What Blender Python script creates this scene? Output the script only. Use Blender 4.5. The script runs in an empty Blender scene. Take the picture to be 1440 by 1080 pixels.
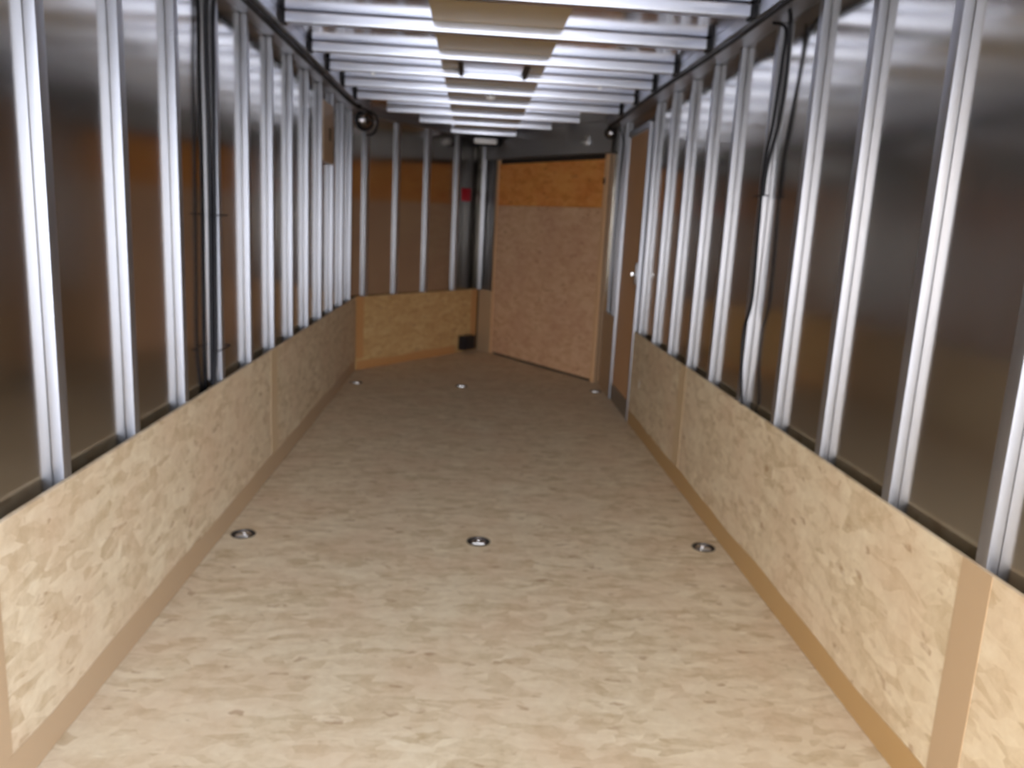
import bpy, bmesh, math, random
from mathutils import Vector, Matrix

# ------------------------------------------------------------------ camera, sky, exposure
SC = bpy.context.scene
C = SC.collection
F, PITCH, YAW, ROLL = 1117.1, -0.198726, -0.0574, 0.052807
CAM = Vector((-0.0748, 0.0, 1.3184))
fw = Vector((-math.sin(YAW) * math.cos(PITCH), math.cos(YAW) * math.cos(PITCH), math.sin(PITCH)))
rt = Vector((math.cos(YAW), math.sin(YAW), 0))
up = rt.cross(fw)
r2 = math.cos(ROLL) * rt + math.sin(ROLL) * up
u2 = -math.sin(ROLL) * rt + math.cos(ROLL) * up
cd = bpy.data.cameras.new('camera'); cam = bpy.data.objects.new('camera', cd); C.objects.link(cam)
cam.matrix_world = Matrix(((r2.x, u2.x, -fw.x, CAM.x), (r2.y, u2.y, -fw.y, CAM.y), (r2.z, u2.z, -fw.z, CAM.z), (0, 0, 0, 1)))
cd.sensor_width = 36; cd.lens = F / 1440 * 36; cd.clip_start = 0.01
cd.dof.use_dof = True; cd.dof.focus_distance = 0.6; cd.dof.aperture_fstop = 9.0   # the photograph is slightly out of focus
SC.camera = cam

W = bpy.data.worlds.new('sky'); SC.world = W; W.use_nodes = True
nt = W.node_tree; nt.nodes.clear()
bg = nt.nodes.new('ShaderNodeBackground'); wo = nt.nodes.new('ShaderNodeOutputWorld')
geo = nt.nodes.new('ShaderNodeTexCoord'); sep = nt.nodes.new('ShaderNodeSeparateXYZ'); rp = nt.nodes.new('ShaderNodeValToRGB')
nt.links.new(geo.outputs['Generated'], sep.inputs[0]); nt.links.new(sep.outputs['Z'], rp.inputs[0])
rp.color_ramp.elements[0].position = 0.0; rp.color_ramp.elements[0].color = (0.96, 0.97, 1.0, 1)
rp.color_ramp.elements[1].position = 0.6; rp.color_ramp.elements[1].color = (0.78, 0.86, 1.0, 1)
sx = nt.nodes.new('ShaderNodeMapRange'); sx.inputs['From Min'].default_value = -0.8; sx.inputs['From Max'].default_value = 0.8
gm = nt.nodes.new('ShaderNodeMix'); gm.data_type = 'RGBA'; gm.inputs['A'].default_value = (0.72, 0.60, 0.46, 1); gm.inputs['B'].default_value = (0.98, 1.08, 1.24, 1)
ml = nt.nodes.new('ShaderNodeMix'); ml.data_type = 'RGBA'; ml.blend_type = 'MULTIPLY'; ml.inputs['Factor'].default_value = 1.0
nt.links.new(sep.outputs['X'], sx.inputs['Value']); nt.links.new(sx.outputs[0], gm.inputs['Factor'])
nt.links.new(rp.outputs[0], ml.inputs['A']); nt.links.new(gm.outputs['Result'], ml.inputs['B'])
nt.links.new(ml.outputs['Result'], bg.inputs[0]); nt.links.new(bg.outputs[0], wo.inputs[0])
bg.inputs[1].default_value = 9.5
YR = -0.5                                    # the open rear end of the trailer
pd = bpy.data.lights.new('rear_opening_portal', 'AREA'); pd.shape = 'RECTANGLE'; pd.size = 2.2; pd.size_y = 2.2
pd.cycles.is_portal = True
po = bpy.data.objects.new('rear_opening_portal', pd); C.objects.link(po)
po.location = (0, YR - 0.02, 1.08); po.rotation_euler = (math.pi / 2, 0, 0)
SC.view_settings.view_transform = 'Standard'; SC.view_settings.look = 'None'
SC.view_settings.exposure = 0.45; SC.view_settings.gamma = 1.0; SC.view_settings.use_curve_mapping = False
SC.cycles.max_bounces = 14; SC.cycles.diffuse_bounces = 8; SC.cycles.glossy_bounces = 10
SC.cycles.sample_clamp_indirect = 6.0

# ------------------------------------------------------------------ materials
def lin(r, g, b):
    f = lambda c: (c / 255 / 12.92) if c / 255 <= 0.04045 else ((c / 255 + 0.055) / 1.055) ** 2.4
    return (f(r), f(g), f(b), 1)

def mat(name, col, metal=0.0, rough=0.5, spec=0.5):
    m = bpy.data.materials.new(name); m.use_nodes = True
    b = m.node_tree.nodes['Principled BSDF']
    b.inputs['Base Color'].default_value = col; b.inputs['Metallic'].default_value = metal
    b.inputs['Roughness'].default_value = rough; b.inputs['Specular IOR Level'].default_value = spec
    return m

def N(m, t, **kw):
    n = m.node_tree.nodes.new(t)
    for k, v in kw.items(): setattr(n, k, v)
    return n

def metal(name, col, rough, wave=0.0, wscale=(3, 3, 3), var=0.06, streak=(60, 60, 1.2)):
    """aluminium: fine streaks in colour and roughness, slight waviness of the sheet"""
    m = mat(name, col, 1.0, rough); L = m.node_tree.links; b = m.node_tree.nodes['Principled BSDF']
    tc = N(m, 'ShaderNodeTexCoord'); mp = N(m, 'ShaderNodeMapping'); mp.inputs['Scale'].default_value = streak
    no = N(m, 'ShaderNodeTexNoise'); no.inputs['Scale'].default_value = 1.0; no.inputs['Detail'].default_value = 3
    L.new(tc.outputs['Object'], mp.inputs[0]); L.new(mp.outputs[0], no.inputs['Vector'])
    mx = N(m, 'ShaderNodeMix', data_type='RGBA'); mx.inputs['A'].default_value = tuple(c * (1 - 2 * var) for c in col[:3]) + (1,)
    mx.inputs['B'].default_value = tuple(min(1, c * (1 + var)) for c in col[:3]) + (1,)
    L.new(no.outputs['Fac'], mx.inputs['Factor']); L.new(mx.outputs['Result'], b.inputs['Base Color'])
    mr = N(m, 'ShaderNodeMapRange'); mr.inputs['To Min'].default_value = rough * (1 - 4 * var); mr.inputs['To Max'].default_value = rough * (1 + 4 * var)
    L.new(no.outputs['Fac'], mr.inputs['Value']); L.new(mr.outputs[0], b.inputs['Roughness'])
    if wave:
        m2 = N(m, 'ShaderNodeMapping'); m2.inputs['Scale'].default_value = wscale
        n2 = N(m, 'ShaderNodeTexNoise'); n2.inputs['Scale'].default_value = 1.0; n2.inputs['Detail'].default_value = 1
        bp = N(m, 'ShaderNodeBump'); bp.inputs['Strength'].default_value = 1.0; bp.inputs['Distance'].default_value = wave
        L.new(tc.outputs['Object'], m2.inputs[0]); L.new(m2.outputs[0], n2.inputs['Vector'])
        L.new(n2.outputs['Fac'], bp.inputs['Height']); L.new(bp.outputs[0], b.inputs['Normal'])
    return m

def osb(name, cols, dark, rough=0.62, seed=0.0, rot=0.0, size=1.0, plane='xy'):
    """pressed strand board: two layers of long flakes at different angles, some dark bark flakes"""
    m = mat(name, cols[1], 0, rough, 0.35); L = m.node_tree.links; b = m.node_tree.nodes['Principled BSDF']
    tc = N(m, 'ShaderNodeTexCoord')
    wn = N(m, 'ShaderNodeTexNoise'); wn.inputs['Scale'].default_value = 9; wn.inputs['Detail'].default_value = 2
    L.new(tc.outputs['Object'], wn.inputs['Vector'])
    ms = N(m, 'ShaderNodeVectorMath', operation='MULTIPLY_ADD'); ms.inputs[1].default_value = (0.03, 0.03, 0.03)
    L.new(wn.outputs['Color'], ms.inputs[0]); L.new(tc.outputs['Object'], ms.inputs[2])
    def layer(angle, sc, off):
        mp = N(m, 'ShaderNodeMapping'); mp.inputs['Location'].default_value = (off + seed, off * 1.7 + seed, off * 0.6)
        a = angle + rot
        mp.inputs['Rotation'].default_value = {'xy': (0, 0, a), 'yz': (a, 0, 0), 'xz': (0, a, 0)}[plane]
        s = {'xy': (sc, sc * 2.6, sc), 'yz': (sc, sc, sc * 2.6), 'xz': (sc, sc, sc * 2.6)}[plane]
        mp.inputs['Scale'].default_value = tuple(v / size for v in s)
        v = N(m, 'ShaderNodeTexVoronoi'); v.inputs['Scale'].default_value = 1.0
        L.new(ms.outputs[0], mp.inputs[0]); L.new(mp.outputs[0], v.inputs['Vector'])
        sp = N(m, 'ShaderNodeSeparateColor'); L.new(v.outputs['Color'], sp.inputs[0]); return sp
    a = layer(0.35, 9, 3.1); c = layer(-0.9, 13, 8.7); d = layer(1.5, 11, 15.3)
    pick = N(m, 'ShaderNodeMix', data_type='FLOAT'); L.new(d.outputs[0], pick.inputs['Factor'])
    L.new(a.outputs[0], pick.inputs['A']); L.new(c.outputs[0], pick.inputs['B'])
    fine = N(m, 'ShaderNodeTexNoise'); fine.inputs['Scale'].default_value = 24; fine.inputs['Detail'].default_value = 5; fine.inputs['Roughness'].default_value = 0.65
    L.new(ms.outputs[0], fine.inputs['Vector'])
    mm = N(m, 'ShaderNodeMix', data_type='FLOAT'); mm.inputs['Factor'].default_value = 0.6
    L.new(pick.outputs['Result'], mm.inputs['A']); L.new(fine.outputs['Fac'], mm.inputs['B'])
    r = N(m, 'ShaderNodeValToRGB'); e = r.color_ramp.elements
    e[0].position = 0.2; e[0].color = cols[0]; e[1].position = 0.8; e[1].color = cols[2]
    x = e.new(0.5); x.color = cols[1]
    L.new(mm.outputs['Result'], r.inputs[0])
    # dark flakes
    g = layer(0.1, 20, 23.0)
    th = N(m, 'ShaderNodeMath', operation='GREATER_THAN'); th.inputs[1].default_value = 0.965; L.new(g.outputs[1], th.inputs[0])
    n3 = N(m, 'ShaderNodeTexNoise'); n3.inputs['Scale'].default_value = 22; L.new(tc.outputs['Object'], n3.inputs['Vector'])
    r3 = N(m, 'ShaderNodeMapRange'); r3.inputs['From Min'].default_value = 0.45; r3.inputs['From Max'].default_value = 0.62
    r3.inputs['To Max'].default_value = 0.55; L.new(n3.outputs['Fac'], r3.inputs['Value'])
    mu = N(m, 'ShaderNodeMath', operation='MULTIPLY'); L.new(th.outputs[0], mu.inputs[0]); L.new(r3.outputs[0], mu.inputs[1])
    # patches of warmer wood
    n4 = N(m, 'ShaderNodeTexNoise'); n4.inputs['Scale'].default_value = 3.2; n4.inputs['Detail'].default_value = 3; L.new(tc.outputs['Object'], n4.inputs['Vector'])
    r4 = N(m, 'ShaderNodeMapRange'); r4.inputs['From Min'].default_value = 0.42; r4.inputs['From Max'].default_value = 0.7
    r4.inputs['To Max'].default_value = 0.4; L.new(n4.outputs['Fac'], r4.inputs['Value'])
    m4 = N(m, 'ShaderNodeMix', data_type='RGBA'); m4.inputs['B'].default_value = cols[3]
    L.new(r4.outputs[0], m4.inputs['Factor']); L.new(r.outputs[0], m4.inputs['A'])
    fx = N(m, 'ShaderNodeMix', data_type='RGBA'); fx.inputs['B'].default_value = dark
    L.new(mu.outputs[0], fx.inputs['Factor']); L.new(m4.outputs['Result'], fx.inputs['A']); L.new(fx.outputs['Result'], b.inputs['Base Color'])
    bp = N(m, 'ShaderNodeBump'); bp.inputs['Strength'].default_value = 0.25; bp.inputs['Distance'].default_value = 0.002
    L.new(mm.outputs['Result'], bp.inputs['Height']); L.new(bp.outputs[0], b.inputs['Normal'])
    return m

OC = [lin(180, 158, 124), lin(210, 192, 162), lin(226, 212, 184), lin(206, 176, 146)]
OD = lin(150, 116, 84)
M = {}
M['floor'] = osb('floor_strand_board', OC, OD, seed=1, plane='xy')
M['wall'] = osb('wall_strand_board', OC, OD, seed=6, plane='yz', rot=1.0)
M['nose'] = osb('front_strand_board', [lin(176, 138, 88), lin(196, 160, 108), lin(210, 180, 130), lin(190, 150, 100)], OD, seed=9, plane='xz', rot=0.9)
M['door'] = osb('door_strand_board', [lin(190, 146, 112), lin(210, 170, 134), lin(222, 188, 150), lin(196, 150, 122)], lin(150, 104, 70), seed=12, plane='xz', rot=1.2)
M['orange'] = osb('orange_strand_board', [lin(194, 124, 56), lin(222, 150, 76), lin(230, 166, 96), lin(206, 108, 58)], lin(140, 76, 34), seed=17, plane='xz', rot=0.3, size=1.2)
M['tape'] = mat('tan_seam_tape', lin(182, 156, 124), 0, 0.45)
M['foot'] = mat('ochre_foot_tape', lin(180, 146, 98), 0, 0.45)
M['tape2'] = mat('faint_seam_tape', lin(202, 178, 142), 0, 0.5)
M['amber'] = mat('amber_seam_tape', lin(188, 138, 86), 0, 0.45)
M['laminate'] = mat('brown_laminate', lin(206, 164, 122), 0, 0.5)
M['roofstrip'] = mat('tan_roof_strip', lin(178, 156, 112), 0, 0.5)
M['alu'] = metal('brushed_aluminium', (0.46, 0.47, 0.51, 1), 0.46, wave=0.003, wscale=(4, 4, 2.0))
M['beam'] = metal('mill_aluminium', (0.78, 0.81, 0.90, 1), 0.32, streak=(1.2, 60, 60))
M['skin'] = metal('roof_skin', (0.66, 0.67, 0.73, 1), 0.13, wave=0.002, wscale=(1.5, 4, 2), streak=(2, 30, 30))
M['panel'] = metal('dark_wall_sheet', (0.53, 0.51, 0.48, 1), 0.15, streak=(1.5, 1.5, 1.5), var=0.0)
M['dark'] = metal('dark_header_metal', (0.30, 0.30, 0.31, 1), 0.35, streak=(4, 4, 30))
M['steel'] = metal('zinc_steel', (0.62, 0.61, 0.60, 1), 0.3, streak=(40, 40, 40))
M['chrome'] = mat('chrome', (0.85, 0.85, 0.87, 1), 1, 0.1)
M['black'] = mat('black_rubber', (0.010, 0.010, 0.013, 1), 0, 0.55, 0.25)
M['blackbox'] = mat('black_plastic', (0.010, 0.010, 0.014, 1), 0, 0.35)
M['red'] = mat('red_plastic', lin(170, 20, 40), 0, 0.35)
M['white'] = mat('white_plastic', (0.95, 0.95, 0.95, 1), 0, 0.35)
M['post'] = metal('dull_post_metal', (0.34, 0.34, 0.36, 1), 0.45)
M['cup'] = mat('dark_steel_cup', (0.10, 0.09, 0.085, 1), 0.8, 0.5)
M['ground'] = mat('concrete_ground', (0.42, 0.40, 0.37, 1), 0, 0.85)
M['slot'] = mat('dark_recess', (0.03, 0.02, 0.015, 1), 0, 0.7)
M['plate'] = metal('grey_plate', (0.36, 0.33, 0.30, 1), 0.45)

# ------------------------------------------------------------------ helpers
def box(bm, x0, x1, y0, y1, z0, z1, bev=0.0, mtx=None):
    vs = [bm.verts.new((x, y, z)) for x in (x0, x1) for y in (y0, y1) for z in (z0, z1)]
    fs = [bm.faces.new([vs[i] for i in f]) for f in ((0, 1, 3, 2), (4, 6, 7, 5), (0, 4, 5, 1), (2, 3, 7, 6), (0, 2, 6, 4), (1, 5, 7, 3))]
    if bev:
        es = list({e for f in fs for e in f.edges})
        r = bmesh.ops.bevel(bm, geom=es, offset=bev, segments=2, profile=0.6, affect='EDGES')
        vs = list({v for f in r['faces'] for v in f.verts} | {v for v in vs if v.is_valid})
    if mtx is not None:
        bmesh.ops.transform(bm, matrix=mtx, verts=[v for v in vs if v.is_valid])
    return bm

def nb(*a, **k):
    return box(bmesh.new(), *a, **k)

def lathe(bm, prof, c, axis=Vector((0, 0, 1)), seg=32, closed=False):
    """prof: list of (r, h) around axis through c"""
    q = Vector((0, 0, 1)).rotation_difference(axis.normalized()); rings = []
    for r, h in prof:
        if r < 1e-6: rings.append([bm.verts.new(Vector(c) + q @ Vector((0, 0, h)))])
        else: rings.append([bm.verts.new(Vector(c) + q @ Vector((r * math.cos(t * 2 * math.pi / seg), r * math.sin(t * 2 * math.pi / seg), h))) for t in range(seg)])
    prs = list(zip(rings, rings[1:])) + ([(rings[-1], rings[0])] if closed else [])
    for A, B in prs:
        for t in range(seg):
            u = (t + 1) % seg
            if len(A) == 1 and len(B) == 1: continue
            if len(A) == 1: bm.faces.new((A[0], B[t], B[u]))
            elif len(B) == 1: bm.faces.new((A[t], A[u], B[0]))
            else: bm.faces.new((A[t], A[u], B[u], B[t]))
    return bm

def tube(bm, pts, r, seg=10, sub=6):
    """smooth round cable through the points"""
    P = [Vector(p) for p in pts]; Q = []
    for i in range(len(P) - 1):
        p0 = P[max(i - 1, 0)]; p1 = P[i]; p2 = P[i + 1]; p3 = P[min(i + 2, len(P) - 1)]
        for k in range(sub):
            t = k / sub
            Q.append(0.5 * ((2 * p1) + (-p0 + p2) * t + (2 * p0 - 5 * p1 + 4 * p2 - p3) * t * t + (-p0 + 3 * p1 - 3 * p2 + p3) * t ** 3))
    Q.append(P[-1]); rings = []
    nrm = None
    for i, q in enumerate(Q):
        d = (Q[min(i + 1, len(Q) - 1)] - Q[max(i - 1, 0)]).normalized()
        if nrm is None: nrm = d.orthogonal().normalized()
        nrm = (nrm - d * nrm.dot(d)).normalized(); bi = d.cross(nrm)
        rings.append([bm.verts.new(q + r * (math.cos(a * 2 * math.pi / seg) * nrm + math.sin(a * 2 * math.pi / seg) * bi)) for a in range(seg)])
    for A, B in zip(rings, rings[1:]):
        for t in range(seg): bm.faces.new((A[t], A[(t + 1) % seg], B[(t + 1) % seg], B[t]))
    bm.faces.new(rings[0][::-1]); bm.faces.new(rings[-1])
    return bm

def obj(name, bm, m, parent=None, smooth=False, label=None):
    bmesh.ops.recalc_face_normals(bm, faces=bm.faces)
    if parent is not None:
        bmesh.ops.translate(bm, vec=-Vector(parent['_loc']), verts=bm.verts)
    me = bpy.data.meshes.new(name); bm.to_mesh(me); bm.free(); me.materials.append(m)
    if smooth:
        for p in me.polygons: p.use_smooth = True
        me.set_sharp_from_angle(angle=math.radians(38))
    o = bpy.data.objects.new(name, me); C.objects.link(o)
    if parent is not None: o.parent = parent; o['_loc'] = parent['_loc']
    if label: o['label'] = label
    return o

def thing(name, label, cat, loc=(0, 0, 0), group=None):
    o = bpy.data.objects.new(name, None); C.objects.link(o); o.location = loc; o.empty_display_size = 0.05
    o['label'] = label; o['category'] = cat; o['_loc'] = loc
    if group: o['group'] = group
    return o

def tag(o, label, cat, group=None):
    o['label'] = label; o['category'] = cat
    if group: o['group'] = group
    return o

def struct(name, bm, m, label=None, smooth=False):
    o = obj(name, bm, m, None, smooth); o['kind'] = 'structure'
    if label: o['label'] = label; o['category'] = name.split('_')[0]
    return o

def dup(root, loc, label):
    r = root.copy(); C.objects.link(r); r.location = loc; r['label'] = label
    for ch in list(root.children):
        c = ch.copy(); C.objects.link(c); c.parent = r
        for g in ch.children:
            d = g.copy(); C.objects.link(d); d.parent = c
    return r

# local frame of a wall run a->b: s metres along, d metres outward, z up
def frame(a, b, inward):
    a = Vector((a[0], a[1], 0)); b = Vector((b[0], b[1], 0)); u = (b - a).normalized(); n = Vector((u.y, -u.x, 0))
    if n.dot(Vector((inward[0], inward[1], 0)) - a) > 0: n = -n
    return Matrix(((u.x, n.x, 0, a.x), (u.y, n.y, 0, a.y), (0, 0, 1, 0), (0, 0, 0, 1))), (b - a).length

XW = 1.054            # face of the strand board kick panels
XC = 1.067            # crown face of the wall studs
XP = 1.095            # dark wall sheet
HK = 0.6386           # kick panel height
ZB = 2.13             # underside of roof bows
ZS = 2.178            # roof skin
AP = (0.0, 8.30)      # apex of the V nose
YL, YRt = 6.86, 6.67  # where the nose starts, left and right
FL, LL = frame((-XW, YL), AP, (0, 5))
FR, LR = frame((XW, YRt), AP, (0, 5))

# ------------------------------------------------------------------ the shell
struct('ground', nb(-25, 25, -40, 20, -0.62, -0.5), M['ground'], 'grey concrete ground outside under the trailer')

def poly_prism(bm, pts, z0, z1):
    a = [bm.verts.new((x, y, z0)) for x, y in pts]; b = [bm.verts.new((x, y, z1)) for x, y in pts]
    bm.faces.new(a[::-1]); bm.faces.new(b); n = len(pts)
    for i in range(n): bm.faces.new((a[i], a[(i + 1) % n], b[(i + 1) % n], b[i]))
    return bm

RINGS = [(-0.976, 3.155), (0.0, 3.150), (0.966, 3.160), (-0.968, 6.331), (-0.121, 6.362), (0.985, 6.37)]
OUT = [(-1.13, YR), (1.13, YR), (1.13, 6.72), (0.03, 8.50), (-0.03, 8.50), (-1.13, 6.93)]
fl = struct('floor', poly_prism(bmesh.new(), OUT, -0.05, 0.0), M['floor'], 'pale strand board trailer floor')
cb = bmesh.new()
for x, y in RINGS: lathe(cb, [(0, -0.03), (0.046, -0.03), (0.046, 0.02), (0, 0.02)], (x, y, 0), seg=32)
bmesh.ops.recalc_face_normals(cb, faces=cb.faces)
cme = bpy.data.meshes.new('cut'); cb.to_mesh(cme); cb.free(); co = bpy.data.objects.new('cut', cme); C.objects.link(co)
md = fl.modifiers.new('b', 'BOOLEAN'); md.operation = 'DIFFERENCE'; md.object = co; md.solver = 'EXACT'
bpy.context.view_layer.update()
dg = bpy.context.evaluated_depsgraph_get(); nm = bpy.data.meshes.new_from_object(fl.evaluated_get(dg))
fl.modifiers.clear(); fl.data = nm; bpy.data.objects.remove(co); bpy.data.meshes.remove(cme)

struct('ceiling', poly_prism(bmesh.new(), OUT, ZS, ZS + 0.02), M['skin'], 'shiny aluminium roof skin above the crossbeams')
struct('wall_left', nb(-1.12, -XP, YR, YL + 0.02, -0.04, ZS), M['panel'], 'dark shiny sheet wall on the left')
# right wall sheet with the side door opening
DY0, DY1, DZ1 = 5.40, 6.12, 2.00
bm = bmesh.new()
box(bm, XP, 1.12, YR, DY0, -0.04, ZS); box(bm, XP, 1.12, DY1, YRt + 0.02, -0.04, ZS); box(bm, XP, 1.12, DY0, DY1, DZ1, ZS)
struct('wall_right', bm, M['panel'], 'dark shiny sheet wall on the right')
struct('wall_front_left', nb(-0.02, LL + 0.075, 0.041, 0.065, -0.04, ZS, mtx=FL), M['panel'], 'dark angled nose wall on the left')
DS0, DS1 = 0.062 * LR, 0.862 * LR      # nose door between these
bm = bmesh.new()
box(bm, -0.02, DS0 - 0.03, 0.041, 0.065, -0.04, ZS, mtx=FR)
box(bm, DS1 + 0.02, LR + 0.075, 0.041, 0.065, -0.04, ZS, mtx=FR)
box(bm, DS0 - 0.03, DS1 + 0.02, 0.041, 0.065, 1.935, ZS, mtx=FR)
struct('wall_front_right', bm, M['panel'], 'dark metal nose wall on the right around the board door')
# top rails
struct('trim_1', nb(-XP, -0.957, YR, 6.86, ZB, ZS, bev=0.004), M['alu'], 'aluminium top rail of the left wall')
struct('trim_2', nb(0.957, XP, YR, 6.66, ZB, ZS, bev=0.004), M['alu'], 'aluminium top rail of the right wall')
struct('trim_3', nb(0.03, LL - 0.03, -0.03, 0.04, ZB, ZS, bev=0.003, mtx=FL), M['dark'], 'dark top rail of the left nose wall')
struct('trim_4', nb(0.02, LR - 0.03, -0.03, 0.04, 1.93, ZS, bev=0.003, mtx=FR), M['dark'], 'dark steel header above the nose door')
# tan strip of the roof, bay by bay it shows between the bows
struct('trim_5', nb(-0.292, 0.285, YR, 7.75, ZS - 0.004, ZS), M['roofstrip'], 'tan strip along the middle of the roof skin')

# ------------------------------------------------------------------ strand board kick panels and tan tape
def side_panel(side, y0, y1, label):
    x = sorted((side * XW, side * (XC - 0.001)))
    o = obj('kick_panel', nb(x[0], x[1], y0, y1, 0.001, HK, bev=0.0015), M['wall'])
    tag(o, label, 'wall panel', 'strand board kick panels along the lower walls')
SEAM = 1.57; SEAM2 = 4.01
side_panel(-1, YR, SEAM - 0.002, 'strand board kick panel at the bottom left picture corner')
side_panel(-1, SEAM, SEAM2 - 0.002, 'long pale strand board kick panel in the near half of the left wall')
side_panel(-1, SEAM2, YL - 0.002, 'strand board kick panel in the far half of the left wall')
side_panel(1, YR, SEAM - 0.002, 'strand board kick panel in the bottom right corner beside the wide tape')
side_panel(1, SEAM, SEAM2 - 0.002, 'long pale strand board kick panel in the near half of the right wall')
side_panel(1, SEAM2, DY0 - 0.03, 'strand board kick panel on the right wall ending at the side door')
o = obj('kick_panel', nb(0.004, LL - 0.01, 0, 0.012, 0.001, HK, bev=0.0015, mtx=FL), M['nose'])
tag(o, 'yellowish strand board kick panel on the left nose wall behind black box', 'wall panel', 'strand board kick panels along the lower walls')
o = obj('kick_panel', nb(DS1 + 0.03, LR - 0.012, 0, 0.012, 0.001, HK, bev=0.0015, mtx=FR), M['tape'])
tag(o, 'narrow tan kick panel between the nose apex and the board door', 'wall panel', 'strand board kick panels along the lower walls')
bm = nb(XW, XC - 0.001, DY1 + 0.03, YRt - 0.003, 0.001, HK, bev=0.0015)
o = obj('kick_panel', bm, M['tape'])
tag(o, 'short tan kick panel between the side door and the nose door', 'wall panel', 'strand board kick panels along the lower walls')

rnd = random.Random(4)
def floor_tape(fr, s0, s1, h, label, amp=0.008, thick=0.0012, m='foot'):
    """tan tape along the foot of a wall, straight at the floor and a little uneven at its top edge"""
    bm = bmesh.new(); n = max(4, int((s1 - s0) / 0.12)); rows = []
    ph = rnd.random() * 6
    for i in range(n + 1):
        s = s0 + (s1 - s0) * i / n
        t = h + amp * (math.sin(s * 5.1 + ph) * 0.6 + math.sin(s * 11.3 + ph * 2) * 0.4)
        rows.append([bm.verts.new(fr @ Vector(v)) for v in ((s, -thick, 0.0008), (s, -thick, t), (s, -0.0002, t), (s, -0.0002, 0.0008))])
    for A, B in zip(rows, rows[1:]):
        for k in range(4): bm.faces.new((A[k], A[(k + 1) % 4], B[(k + 1) % 4], B[k]))
    bm.faces.new(rows[0]); bm.faces.new(rows[-1][::-1])
    tag(obj('floor_seam_tape', bm, M[m]), label, 'seam tape', 'tan tape strips along the floor edge')
FSL, _ = frame((-XW, 0), (-XW, 1), (0, 0)); FSR, _ = frame((XW, 0), (XW, 1), (0, 0))
floor_tape(FSL, YR + 0.01, YL - 0.01, 0.098, 'long tan tape strip along the foot of the left wall', m='tape')
floor_tape(FSR, YR + 0.01, DY0 - 0.04, 0.092, 'long tan tape strip along the foot of the right wall')
floor_tape(FL, 0.02, LL * 0.80, 0.075, 'orange tan tape strip along the foot of the left nose wall', m='amber')

def seam(fr, s, w, label, z0=0.10, m='tape'):
    o = obj('panel_seam_tape', nb(s - w / 2, s + w / 2, -0.0016, -0.0002, z0, HK + 0.001, mtx=fr), M[m])
    tag(o, label, 'seam tape', 'tan tape strips over the upright panel joints')
seam(FSR, SEAM, 0.105, 'wide vertical tan tape strip on the right wall near the bottom right corner')
seam(FSL, SEAM, 0.105, 'vertical tape strip on the left wall just cut by the bottom left picture edge')
seam(FSL, SEAM2, 0.13, 'faint vertical tape strip halfway along the left kick panels', m='tape2')
seam(FSR, SEAM2 + 0.04, 0.13, 'faint vertical tape strip halfway along the right kick panels', m='tape2')
seam(FSL, YL - 0.05, 0.095, 'vertical tape strip on the left wall side of the nose corner')
seam(FL, 0.052, 0.09, 'vertical tape strip on the nose side of the left front corner', m='amber')
seam(FL, LL - 0.065, 0.10, 'vertical tape strip at the nose apex beside the black box', 0.002, m='amber')

# ------------------------------------------------------------------ wall studs
def stud_mesh():
    # rectangular channel; local x = 0 is its crown face, +x runs back to the wall sheet
    bm = nb(0.0, XP - XC - 0.0005, -0.02, 0.02, 0.002, ZB - 0.002, bev=0.003)
    return bm
def dupstud(name, label, x, y, rz, group):
    global STUD
    if STUD is None:
        STUD = obj(name, stud_mesh(), M['alu'], None, True); o = STUD
    else:
        o = STUD.copy(); C.objects.link(o)
    o.name = name; o.location = (x, y, 0); o.rotation_euler = (0, 0, rz)
    tag(o, label, 'wall stud', group)
STUD = None
ordL = ['nearest fully visible stud', 'second stud from the camera', 'bright third stud from the camera', 'fourth from camera with black cables', 'first stud beyond the black cables',
        'second stud beyond the black cables', 'third stud beyond the black cables', 'fourth stud beyond the black cables', 'stud at the near edge of the tan backing board', 'stud at the far edge of the tan backing board',
        'second to last stud before the nose corner', 'last stud before the nose corner']
for i in range(12):
    dupstud('wall_stud', 'aluminium wall stud on the left, ' + ordL[i], -XC, 1.962 + 0.4235 * i, math.pi, 'aluminium studs of the left wall')
ordR = ['nearest stud cut by the right picture edge', 'second stud from the camera', 'bright stud, third from the camera', 'stud next to the one with black cable', 'stud with the black cable running down it',
        'first stud beyond the black cable', 'second stud beyond the black cable', 'third stud beyond the black cable', 'fourth stud beyond the black cable', 'last stud beside the side door']
NR = [1.562, 1.978, 2.412, 2.81, 3.205, 3.645, 4.04, 4.45, 4.86, 5.28]
for i in range(10):
    dupstud('wall_stud', 'aluminium wall stud on the right, ' + ordR[i], XC, 0.02 + NR[i], 0, 'aluminium studs of the right wall')
dupstud('wall_stud', 'aluminium stud on the right between the side door and the nose corner', XC, 6.36, 0, 'aluminium studs of the right wall')
dupstud('wall_stud', 'outer aluminium stud at the right nose corner beside the board door', XC, 6.60, 0, 'aluminium studs of the right wall')
angL = math.atan2(FL[1][0], FL[0][0])
for fr_, lab in ((0.075, 'beside the left nose corner'), (0.295, 'second from the left nose corner'), (0.53, 'third from the left nose corner'), (0.785, 'nearest the nose apex, beside the red plate')):
    p = FL @ Vector((fr_ * LL, 0.0135, 0))
    o = STUD.copy(); C.objects.link(o); o.name = 'wall_stud'; o.location = p
    n = FL.to_3x3() @ Vector((0, 1, 0)); o.rotation_euler = (0, 0, math.atan2(n.y, n.x))
    tag(o, 'slim aluminium stud on the left nose wall, ' + lab, 'wall stud', 'aluminium studs of the nose wall')
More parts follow.
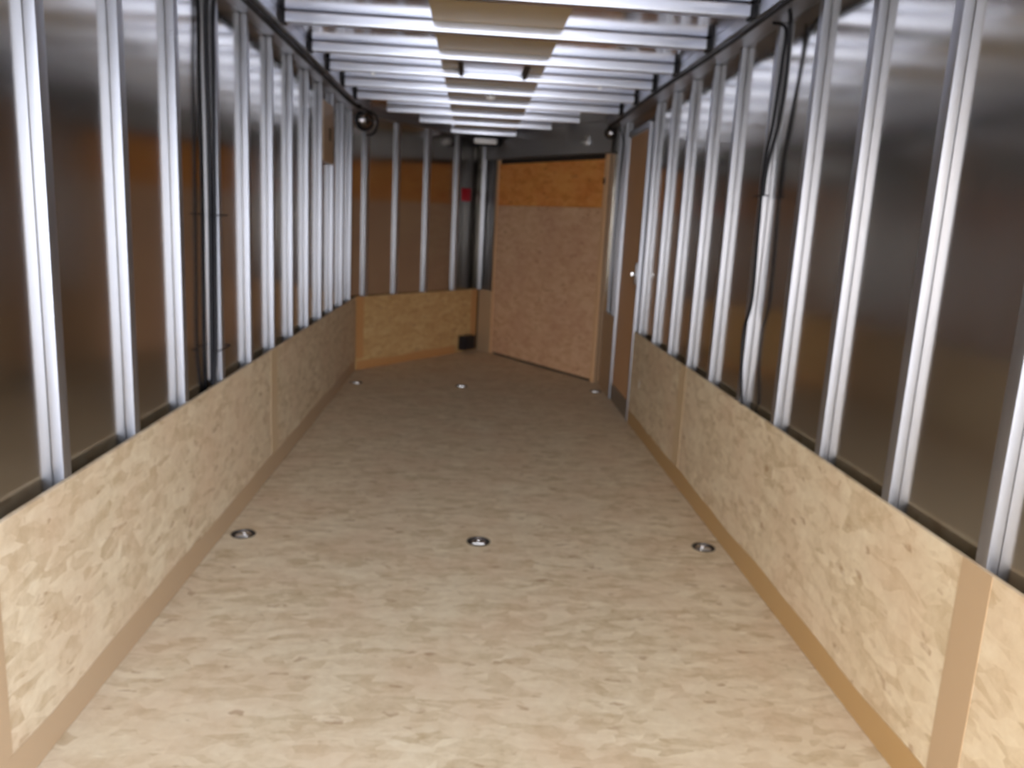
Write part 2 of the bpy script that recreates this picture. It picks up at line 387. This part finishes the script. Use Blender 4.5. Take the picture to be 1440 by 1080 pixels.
# apex post
t = thing('corner_post', 'aluminium post standing at the apex of the V nose', 'post', (0, 8.27, 0))
obj('post', nb(-0.045, 0.0, -0.01, 0.03, HK, ZB - 0.002, bev=0.004, mtx=Matrix.Translation((0.03, 8.235, 0))), M['post'], t, True)
obj('side_channel', nb(LR - 0.125, LR - 0.045, 0.0, 0.03, HK, 1.928, bev=0.004, mtx=FR), M['dark'], t, True)
obj('side_channel', nb(LR - 0.20, LR - 0.135, 0.01, 0.035, HK, 1.928, bev=0.004, mtx=FR), M['dark'], t, True)
t['_p'] = 0

# ------------------------------------------------------------------ roof bows
YB = [ -0.24, 0.33, 0.90, 1.48, 2.06, 2.64, 3.22, 3.797, 4.39, 4.90, 5.435, 5.975, 6.60, 7.17, 7.857]
EX = {6.60: (-0.79, 0.73), 7.17: (-0.575, 0.56), 7.857: (-0.325, 0.33)}
labs = {3.22: 'at the very top of the picture', 3.797: 'nearest the camera fully in view', 4.39: 'in front of the roof vent', 4.90: 'crossing the roof vent', 5.435: 'just beyond the roof vent, carrying the small dome lamp',
        5.975: 'last full width one before the nose', 6.60: 'first shortened one over the nose', 7.17: 'second shortened one over the nose', 7.857: 'shortest one at the nose apex above the white lamp'}
hid = ['straight above the camera', 'overhead just in front of the camera', 'overhead beyond the camera', 'second one overhead beyond the camera', 'third one overhead beyond the camera', 'just above the top picture edge']
for i, y in enumerate(YB):
    x0, x1 = EX.get(y, (-0.932, 0.932))
    lab = labs.get(y) or hid[i]
    t = thing('roof_crossbeam', 'aluminium roof crossbeam ' + lab, 'roof beam', (0, y, ZB), 'aluminium crossbeams under the roof')
    obj('beam', nb(x0, x1, y - 0.055, y, ZB, ZS - 0.0045, bev=0.004), M['beam'], t, True)
    if y < 6:
        for s in (-1, 1):
            a, b = sorted((s * 0.934, s * 0.9565))  # black block filling the space between beam end and top rail
            obj('end_block', nb(a, b, y - 0.057, y + 0.001, ZB - 0.006, ZS - 0.003, bev=0.002), M['black'], t, label='black end block')

# ------------------------------------------------------------------ roof vent between two crossbeams
t = thing('roof_vent', 'grey metal roof vent cover with dark side frames in the middle strip', 'vent', (0, 4.64, ZB + 0.02))
obj('cover', nb(-0.17, 0.165, 4.40, 4.838, ZS - 0.016, ZS - 0.0045, bev=0.003), M['beam'], t)
for s, nme in ((-1, 'left'), (1, 'right')):
    a, b = sorted((s * 0.172, s * 0.192))
    obj('side_frame', nb(a, b, 4.395, 4.84, ZB + 0.004, ZS - 0.0045, bev=0.002), M['slot'], t, label='dark side frame')

# ------------------------------------------------------------------ side door
d = struct('door_1', nb(XW + 0.012, XW + 0.05, DY0 + 0.012, DY1 - 0.012, 0.0, DZ1 - 0.015, bev=0.002), M['laminate'], 'brown side door in the right wall')
d['_loc'] = (0, 0, 0)
bm = bmesh.new(); box(bm, XW - 0.006, XP - 0.001, DY0 - 0.025, DY0 + 0.008, 0.0, DZ1 + 0.02, bev=0.003)
obj('jamb', bm, M['alu'], d, True, 'bright aluminium jamb')
bm = bmesh.new(); box(bm, XW - 0.006, XP - 0.001, DY1 - 0.008, DY1 + 0.022, 0.0, DZ1 + 0.02, bev=0.003)
obj('jamb', bm, M['alu'], d, True, 'bright aluminium jamb')
obj('head_frame', nb(XW - 0.004, XP - 0.001, DY0 + 0.009, DY1 - 0.009, DZ1 - 0.012, DZ1 + 0.03, bev=0.002), M['dark'], d)
obj('kick_plate', nb(XW + 0.004, XW + 0.0118, DY0 + 0.02, DY1 - 0.02, 0.004, 0.125), M['plate'], d, label='dark grey metal kick plate')
bm = nb(XW - 0.004, XW + 0.012, DY0 + 0.055, DY0 + 0.11, 0.95, 1.10, bev=0.006)
hp = obj('latch', bm, M['dark'], d, True, 'dark latch body')
bm = nb(XW - 0.034, XW - 0.022, DY0 + 0.05, DY0 + 0.14, 1.005, 1.035, bev=0.005)
lathe(bm, [(0.011, 0), (0.011, 0.024), (0, 0.024)], (XW - 0.002, DY0 + 0.08, 1.02), Vector((-1, 0, 0)), 14)
obj('handle', bm, M['chrome'], hp, True)

# ------------------------------------------------------------------ nose door of strand board
d = struct('door_2', nb(DS0 + 0.004, DS1 - 0.004, 0.012, 0.036, 0.022, 1.488, bev=0.002, mtx=FR), M['door'], 'pale strand board door in the right nose wall')
d['_loc'] = (0, 0, 0)
obj('upper_board', nb(DS0 + 0.004, DS1 - 0.004, 0.014, 0.036, 1.490, 1.885, bev=0.002, mtx=FR), M['orange'], d, label='orange strand board')
obj('jamb', nb(DS0 - 0.028, DS0 - 0.004, -0.004, 0.036, 0.0, 1.925, bev=0.002, mtx=FR), M['laminate'], d, label='tan wooden jamb')
obj('jamb', nb(DS1 + 0.004, DS1 + 0.022, -0.002, 0.036, 0.0, 1.925, bev=0.002, mtx=FR), M['laminate'], d, label='tan wooden jamb')
obj('latch', nb(DS0 - 0.022, DS0 - 0.006, -0.014, -0.004, 1.68, 1.73, bev=0.002, mtx=FR), M['black'], d, label='small dark latch')
obj('backing', nb(DS0 - 0.028, DS1 + 0.022, 0.0405, 0.060, -0.04, 1.934, mtx=FR), M['slot'], d)

# ------------------------------------------------------------------ tie-down rings in the floor
def tie_down(loc, label):
    t = thing('tie_down_ring', label, 'tie-down ring', loc, 'recessed tie-down rings in the floor')
    x, y, z = loc
    obj('cup', lathe(bmesh.new(), [(0.050, 0.0006), (0.050, 0.0022), (0.043, 0.0024), (0.040, -0.016), (0.036, -0.020), (0, -0.020), (0, -0.0215), (0.0375, -0.0215), (0.0415, -0.0165), (0.0445, 0.0006)], loc, seg=36, closed=False), M['cup'], t, True)
    bm = bmesh.new(); n = 28; R = 0.029; r = 0.0042; rings = []
    for i in range(n):
        a = i * 2 * math.pi / n; c = Vector((math.cos(a) * R, math.sin(a) * R, 0)); dr = c.normalized()
        rings.append([bm.verts.new(Vector((x, y + 0.002, -0.006)) + c + r * (math.cos(k * math.pi / 4) * dr + math.sin(k * math.pi / 4) * Vector((0, 0, 1)))) for k in range(8)])
    for i in range(n):
        for k in range(8): bm.faces.new((rings[i][k], rings[(i + 1) % n][k], rings[(i + 1) % n][(k + 1) % 8], rings[i][(k + 1) % 8]))
    obj('ring', bm, M['chrome'], t, True)
    obj('clamp_bar', nb(x - 0.026, x + 0.026, y - 0.030, y - 0.010, -0.016, 0.005, bev=0.003), M['steel'], t, True)
    bm = lathe(bmesh.new(), [(0.009, -0.019), (0.009, -0.002), (0.006, 0.002), (0, 0.003)], (x, y + 0.014, 0), seg=16)
    obj('bolt', bm, M['chrome'], t, True)
    return t
rl = ['round steel tie-down ring in the floor at left, in the near row', 'round steel tie-down ring in the middle of the floor, in the near row', 'round steel tie-down ring in the floor at right, in the near row',
      'small far tie-down ring in the floor at the left nose corner', 'small far tie-down ring in the middle of the floor before the nose', 'small far tie-down ring in the floor beside the nose door jamb']
t0 = tie_down((RINGS[0][0], RINGS[0][1], 0), rl[0])
for (x, y), l in zip(RINGS[1:], rl[1:]): dup(t0, (x, y, 0), l)

# ------------------------------------------------------------------ cables and ties
def cable(name, pts, r, label, group=None):
    return tag(obj(name, tube(bmesh.new(), pts, r), M['black'], None, True), label, 'cable', group)
cable('cable', [(-0.985, YR, 2.115), (-0.99, 1.2, 2.118), (-0.995, 2.6, 2.112), (-0.995, 3.4, 2.114), (-0.992, 4.4, 2.112), (-0.995, 5.2, 2.117), (-0.995, 6.1, 2.118), (-0.955, 6.26, 2.117)], 0.012,
      'thick black cable along the top of the left wall')
cable('cable', [(0.975, YR, 2.118), (0.972, 1.2, 2.116), (0.97, 2.6, 2.118), (0.972, 3.35, 2.113), (0.972, 3.94, 2.113), (0.965, 4.6, 2.117), (0.97, 5.5, 2.12), (0.975, 6.1, 2.116), (0.95, 6.5, 2.10)], 0.009,
      'black cable along the top of the right wall')
cable('cable', [(-1.02, 3.175, 2.118), (-1.056, 3.17, 2.07), (-1.058, 3.154, 1.813), (-1.058, 3.145, 1.56), (-1.058, 3.135, 1.294), (-1.058, 3.125, 1.031), (-1.058, 3.115, 0.80), (-1.065, 3.112, 0.68), (-1.078, 3.112, 0.58)], 0.0075,
      'black cable on the aisle side running down a left wall stud', 'cables strapped to the left wall stud')
cable('cable', [(-1.04, 3.15, 2.118), (-1.078, 3.155, 2.06), (-1.080, 3.150, 1.811), (-1.080, 3.156, 1.56), (-1.080, 3.154, 1.293), (-1.080, 3.143, 1.028), (-1.080, 3.134, 0.773), (-1.081, 3.133, 0.58)], 0.0085,
      'thicker black cable against the sheet beside the left wall stud', 'cables strapped to the left wall stud')
cable('cable', [(1.03, 3.183, 2.118), (1.056, 3.115, 2.082), (1.058, 3.121, 1.96), (1.058, 3.132, 1.86), (1.058, 3.151, 1.732), (1.058, 3.191, 1.594), (1.058, 3.178, 1.354), (1.058, 3.161, 1.073), (1.056, 3.211, 0.936), (1.058, 3.2, 0.794), (1.058, 3.152, 0.655), (1.0745, 3.14, 0.60)], 0.0065,
      'wavy thin black cable running down a right wall stud')
cable('cable', [(1.02, 3.00, 2.118), (1.050, 3.06, 2.10), (1.064, 3.085, 2.02), (1.070, 3.095, 1.90), (1.073, 3.125, 1.75), (1.066, 3.160, 1.64), (1.060, 3.170, 1.56), (1.060, 3.172, 1.477)], 0.0075,
      'short black cable looping from the top rail to the right wall stud')
cable('cable', [(1.0, 6.318, 2.118), (1.035, 6.30, 2.02), (1.047, 6.292, 1.95), (1.047, 6.352, 1.768), (1.047, 6.385, 1.443), (1.047, 6.39, 1.16), (1.053, 6.39, 0.66)], 0.0055,
      'black cable running down beside the side door near the nose')
def strap(y0, y1, x, z, label):
    s = 1 if x > 0 else -1
    bm = bmesh.new()
    pts = [(x + s * 0.026, y0, z), (x, y0, z), (x - s * 0.004, (y0 + y1) / 2, z), (x, y1, z), (x + s * 0.026, y1, z)]
    tube(bm, pts, 0.0028, 8, 4)
    tag(obj('cable_tie', bm, M['black'], None, True), label, 'cable tie', 'black cable ties round the studs')
strap(3.118, 3.256, -1.046, 1.293, 'upper black cable tie round the two cables on the left wall')
strap(3.100, 3.256, -1.046, 0.775, 'lower black cable tie round the two cables on the left wall')
strap(3.150, 3.250, 1.048, 1.478, 'black cable tie on the right wall stud with the wavy cable')

# ------------------------------------------------------------------ lamps
def round_lamp(c, ax, R, label):
    t = thing('round_lamp', label, 'lamp', tuple(c))
    ax = Vector(ax).normalized(); c = Vector(c)
    obj('housing', lathe(bmesh.new(), [(0, 0), (R * 1.0, 0), (R * 1.08, R * 0.1), (R * 1.08, R * 0.3), (R * 0.92, R * 0.38), (R * 0.86, R * 0.25), (0, R * 0.2)], c, ax, 36), M['black'], t, True)
    prof = [(R * 0.86 * math.cos(a), R * 0.26 + R * 0.5 * math.sin(a)) for a in [k * math.pi / 16 for k in range(8)]] + [(0, R * 0.76)]
    obj('reflector', lathe(bmesh.new(), prof, c, ax, 36), M['bulb'], t, True)
M['bulb'] = mat('dark_chrome_dome', (0.24, 0.23, 0.24, 1), 1, 0.12)
pa = FL @ Vector((0.10, -0.031, 2.055))
round_lamp((-0.990, 6.70, 2.068), (0.45, -0.9, -0.1), 0.075, 'round chrome dome lamp with black rim in the upper left nose corner')
round_lamp((0.965, 6.46, 2.055), (-0.3, -0.95, -0.1), 0.042, 'small round chrome lamp in the upper right nose corner')
cable('cable', [(-0.985, 6.30, 2.117), (-0.94, 6.50, 2.122), (-0.885, 6.60, 2.10), (-0.870, 6.62, 2.04), (-0.90, 6.63, 1.965), (-0.955, 6.65, 1.950)], 0.009, 'short black cable looping round the dome lamp in the left nose corner')
t = thing('dome_lamp', 'small round white dome lamp hanging under a roof crossbeam', 'lamp', (0.0, 5.40, ZB))
obj('base', lathe(bmesh.new(), [(0, 0.0), (0.020, 0.0), (0.020, -0.012), (0, -0.012)], (0, 5.405, ZB - 0.0005), seg=24), M['black'], t, True)
obj('lens', lathe(bmesh.new(), [(0.036 * math.cos(a), -0.012 - 0.03 * math.sin(a)) for a in [k * math.pi / 14 for k in range(7)]] + [(0, -0.042)], (0, 5.405, ZB), seg=28), M['white'], t, True)
t = thing('apex_lamp', 'white rectangular lamp mounted high at the nose apex', 'lamp', (0.0, 8.0, 2.07))
obj('housing', nb(-0.125, 0.135, 8.005, 8.05, 2.045, 2.125, bev=0.006), M['black'], t, True)
obj('lens', nb(-0.105, 0.115, 7.955, 8.004, 2.06, 2.112, bev=0.012), M['white'], t, True, label='white lens')

# ------------------------------------------------------------------ small fittings
bm = nb(LL * 0.825, LL * 0.925, -0.085, -0.001, 0.03, 0.175, bev=0.008, mtx=FL)
t = thing('junction_box', 'small black plastic box on the left nose wall near the floor', 'box', tuple(FL @ Vector((LL * 0.875, 0, 0.03))))
obj('housing', bm, M['blackbox'], t, True)
obj('lid', nb(LL * 0.832, LL * 0.918, -0.090, -0.0855, 0.04, 0.165, bev=0.002, mtx=FL), M['blackbox'], t, True)
bm = nb(LL * 0.835, LL * 0.915, 0.030, 0.0405, 1.515, 1.64, bev=0.004, mtx=FL)
o = tag(obj('red_plate', bm, M['red'], None, True), 'small red plate on the nose wall left of the apex post', 'plate')
t = thing('backing_board', 'tan wooden backing board with a dark slot, high between two left wall studs', 'board', (-1.075, 5.48, 1.84))
y0 = 1.962 + 0.4235 * 8 + 0.022; y1 = 1.962 + 0.4235 * 9 - 0.022
obj('board', nb(-1.0945, -1.062, y0, y1, 1.655, 2.035, bev=0.002), M['tape'], t)
obj('slot', nb(-1.0618, -1.0605, y0 + 0.20, y0 + 0.27, 1.80, 1.88), M['slot'], t, label='dark slot')
t = thing('door_clamp', 'small grey clamp on the header above the nose door', 'clamp', tuple(FR @ Vector((LR * 0.17, -0.03, 2.04))))
obj('clamp_body', nb(LR * 0.155, LR * 0.175, -0.052, -0.0305, 2.00, 2.075, bev=0.004, mtx=FR), M['steel'], t, True)
obj('clamp_arm', nb(LR * 0.175, LR * 0.20, -0.048, -0.038, 2.02, 2.035, bev=0.003, mtx=FR), M['steel'], t, True)
for x, y, l in ((-0.69, 4.90, 'small white clip on a roof crossbeam at left'), (0.63, 4.90, 'small white clip on a roof crossbeam at right')):
    bm = nb(x - 0.011, x + 0.011, y - 0.03, y - 0.012, ZB - 0.014, ZB - 0.0003, bev=0.004)
    tag(obj('wire_clip', bm, M['white'], None, True), l, 'clip', 'white wire clips under the crossbeams')
tag(obj('sticker', nb(XW - 0.001, XW - 0.0002, 5.065, 5.085, 0.300, 0.355), M['white']), 'tiny white sticker on the right kick panel by the side door', 'sticker')

for o in bpy.data.objects:
    for k in ('_loc', '_p'):
        if k in o: del o[k]
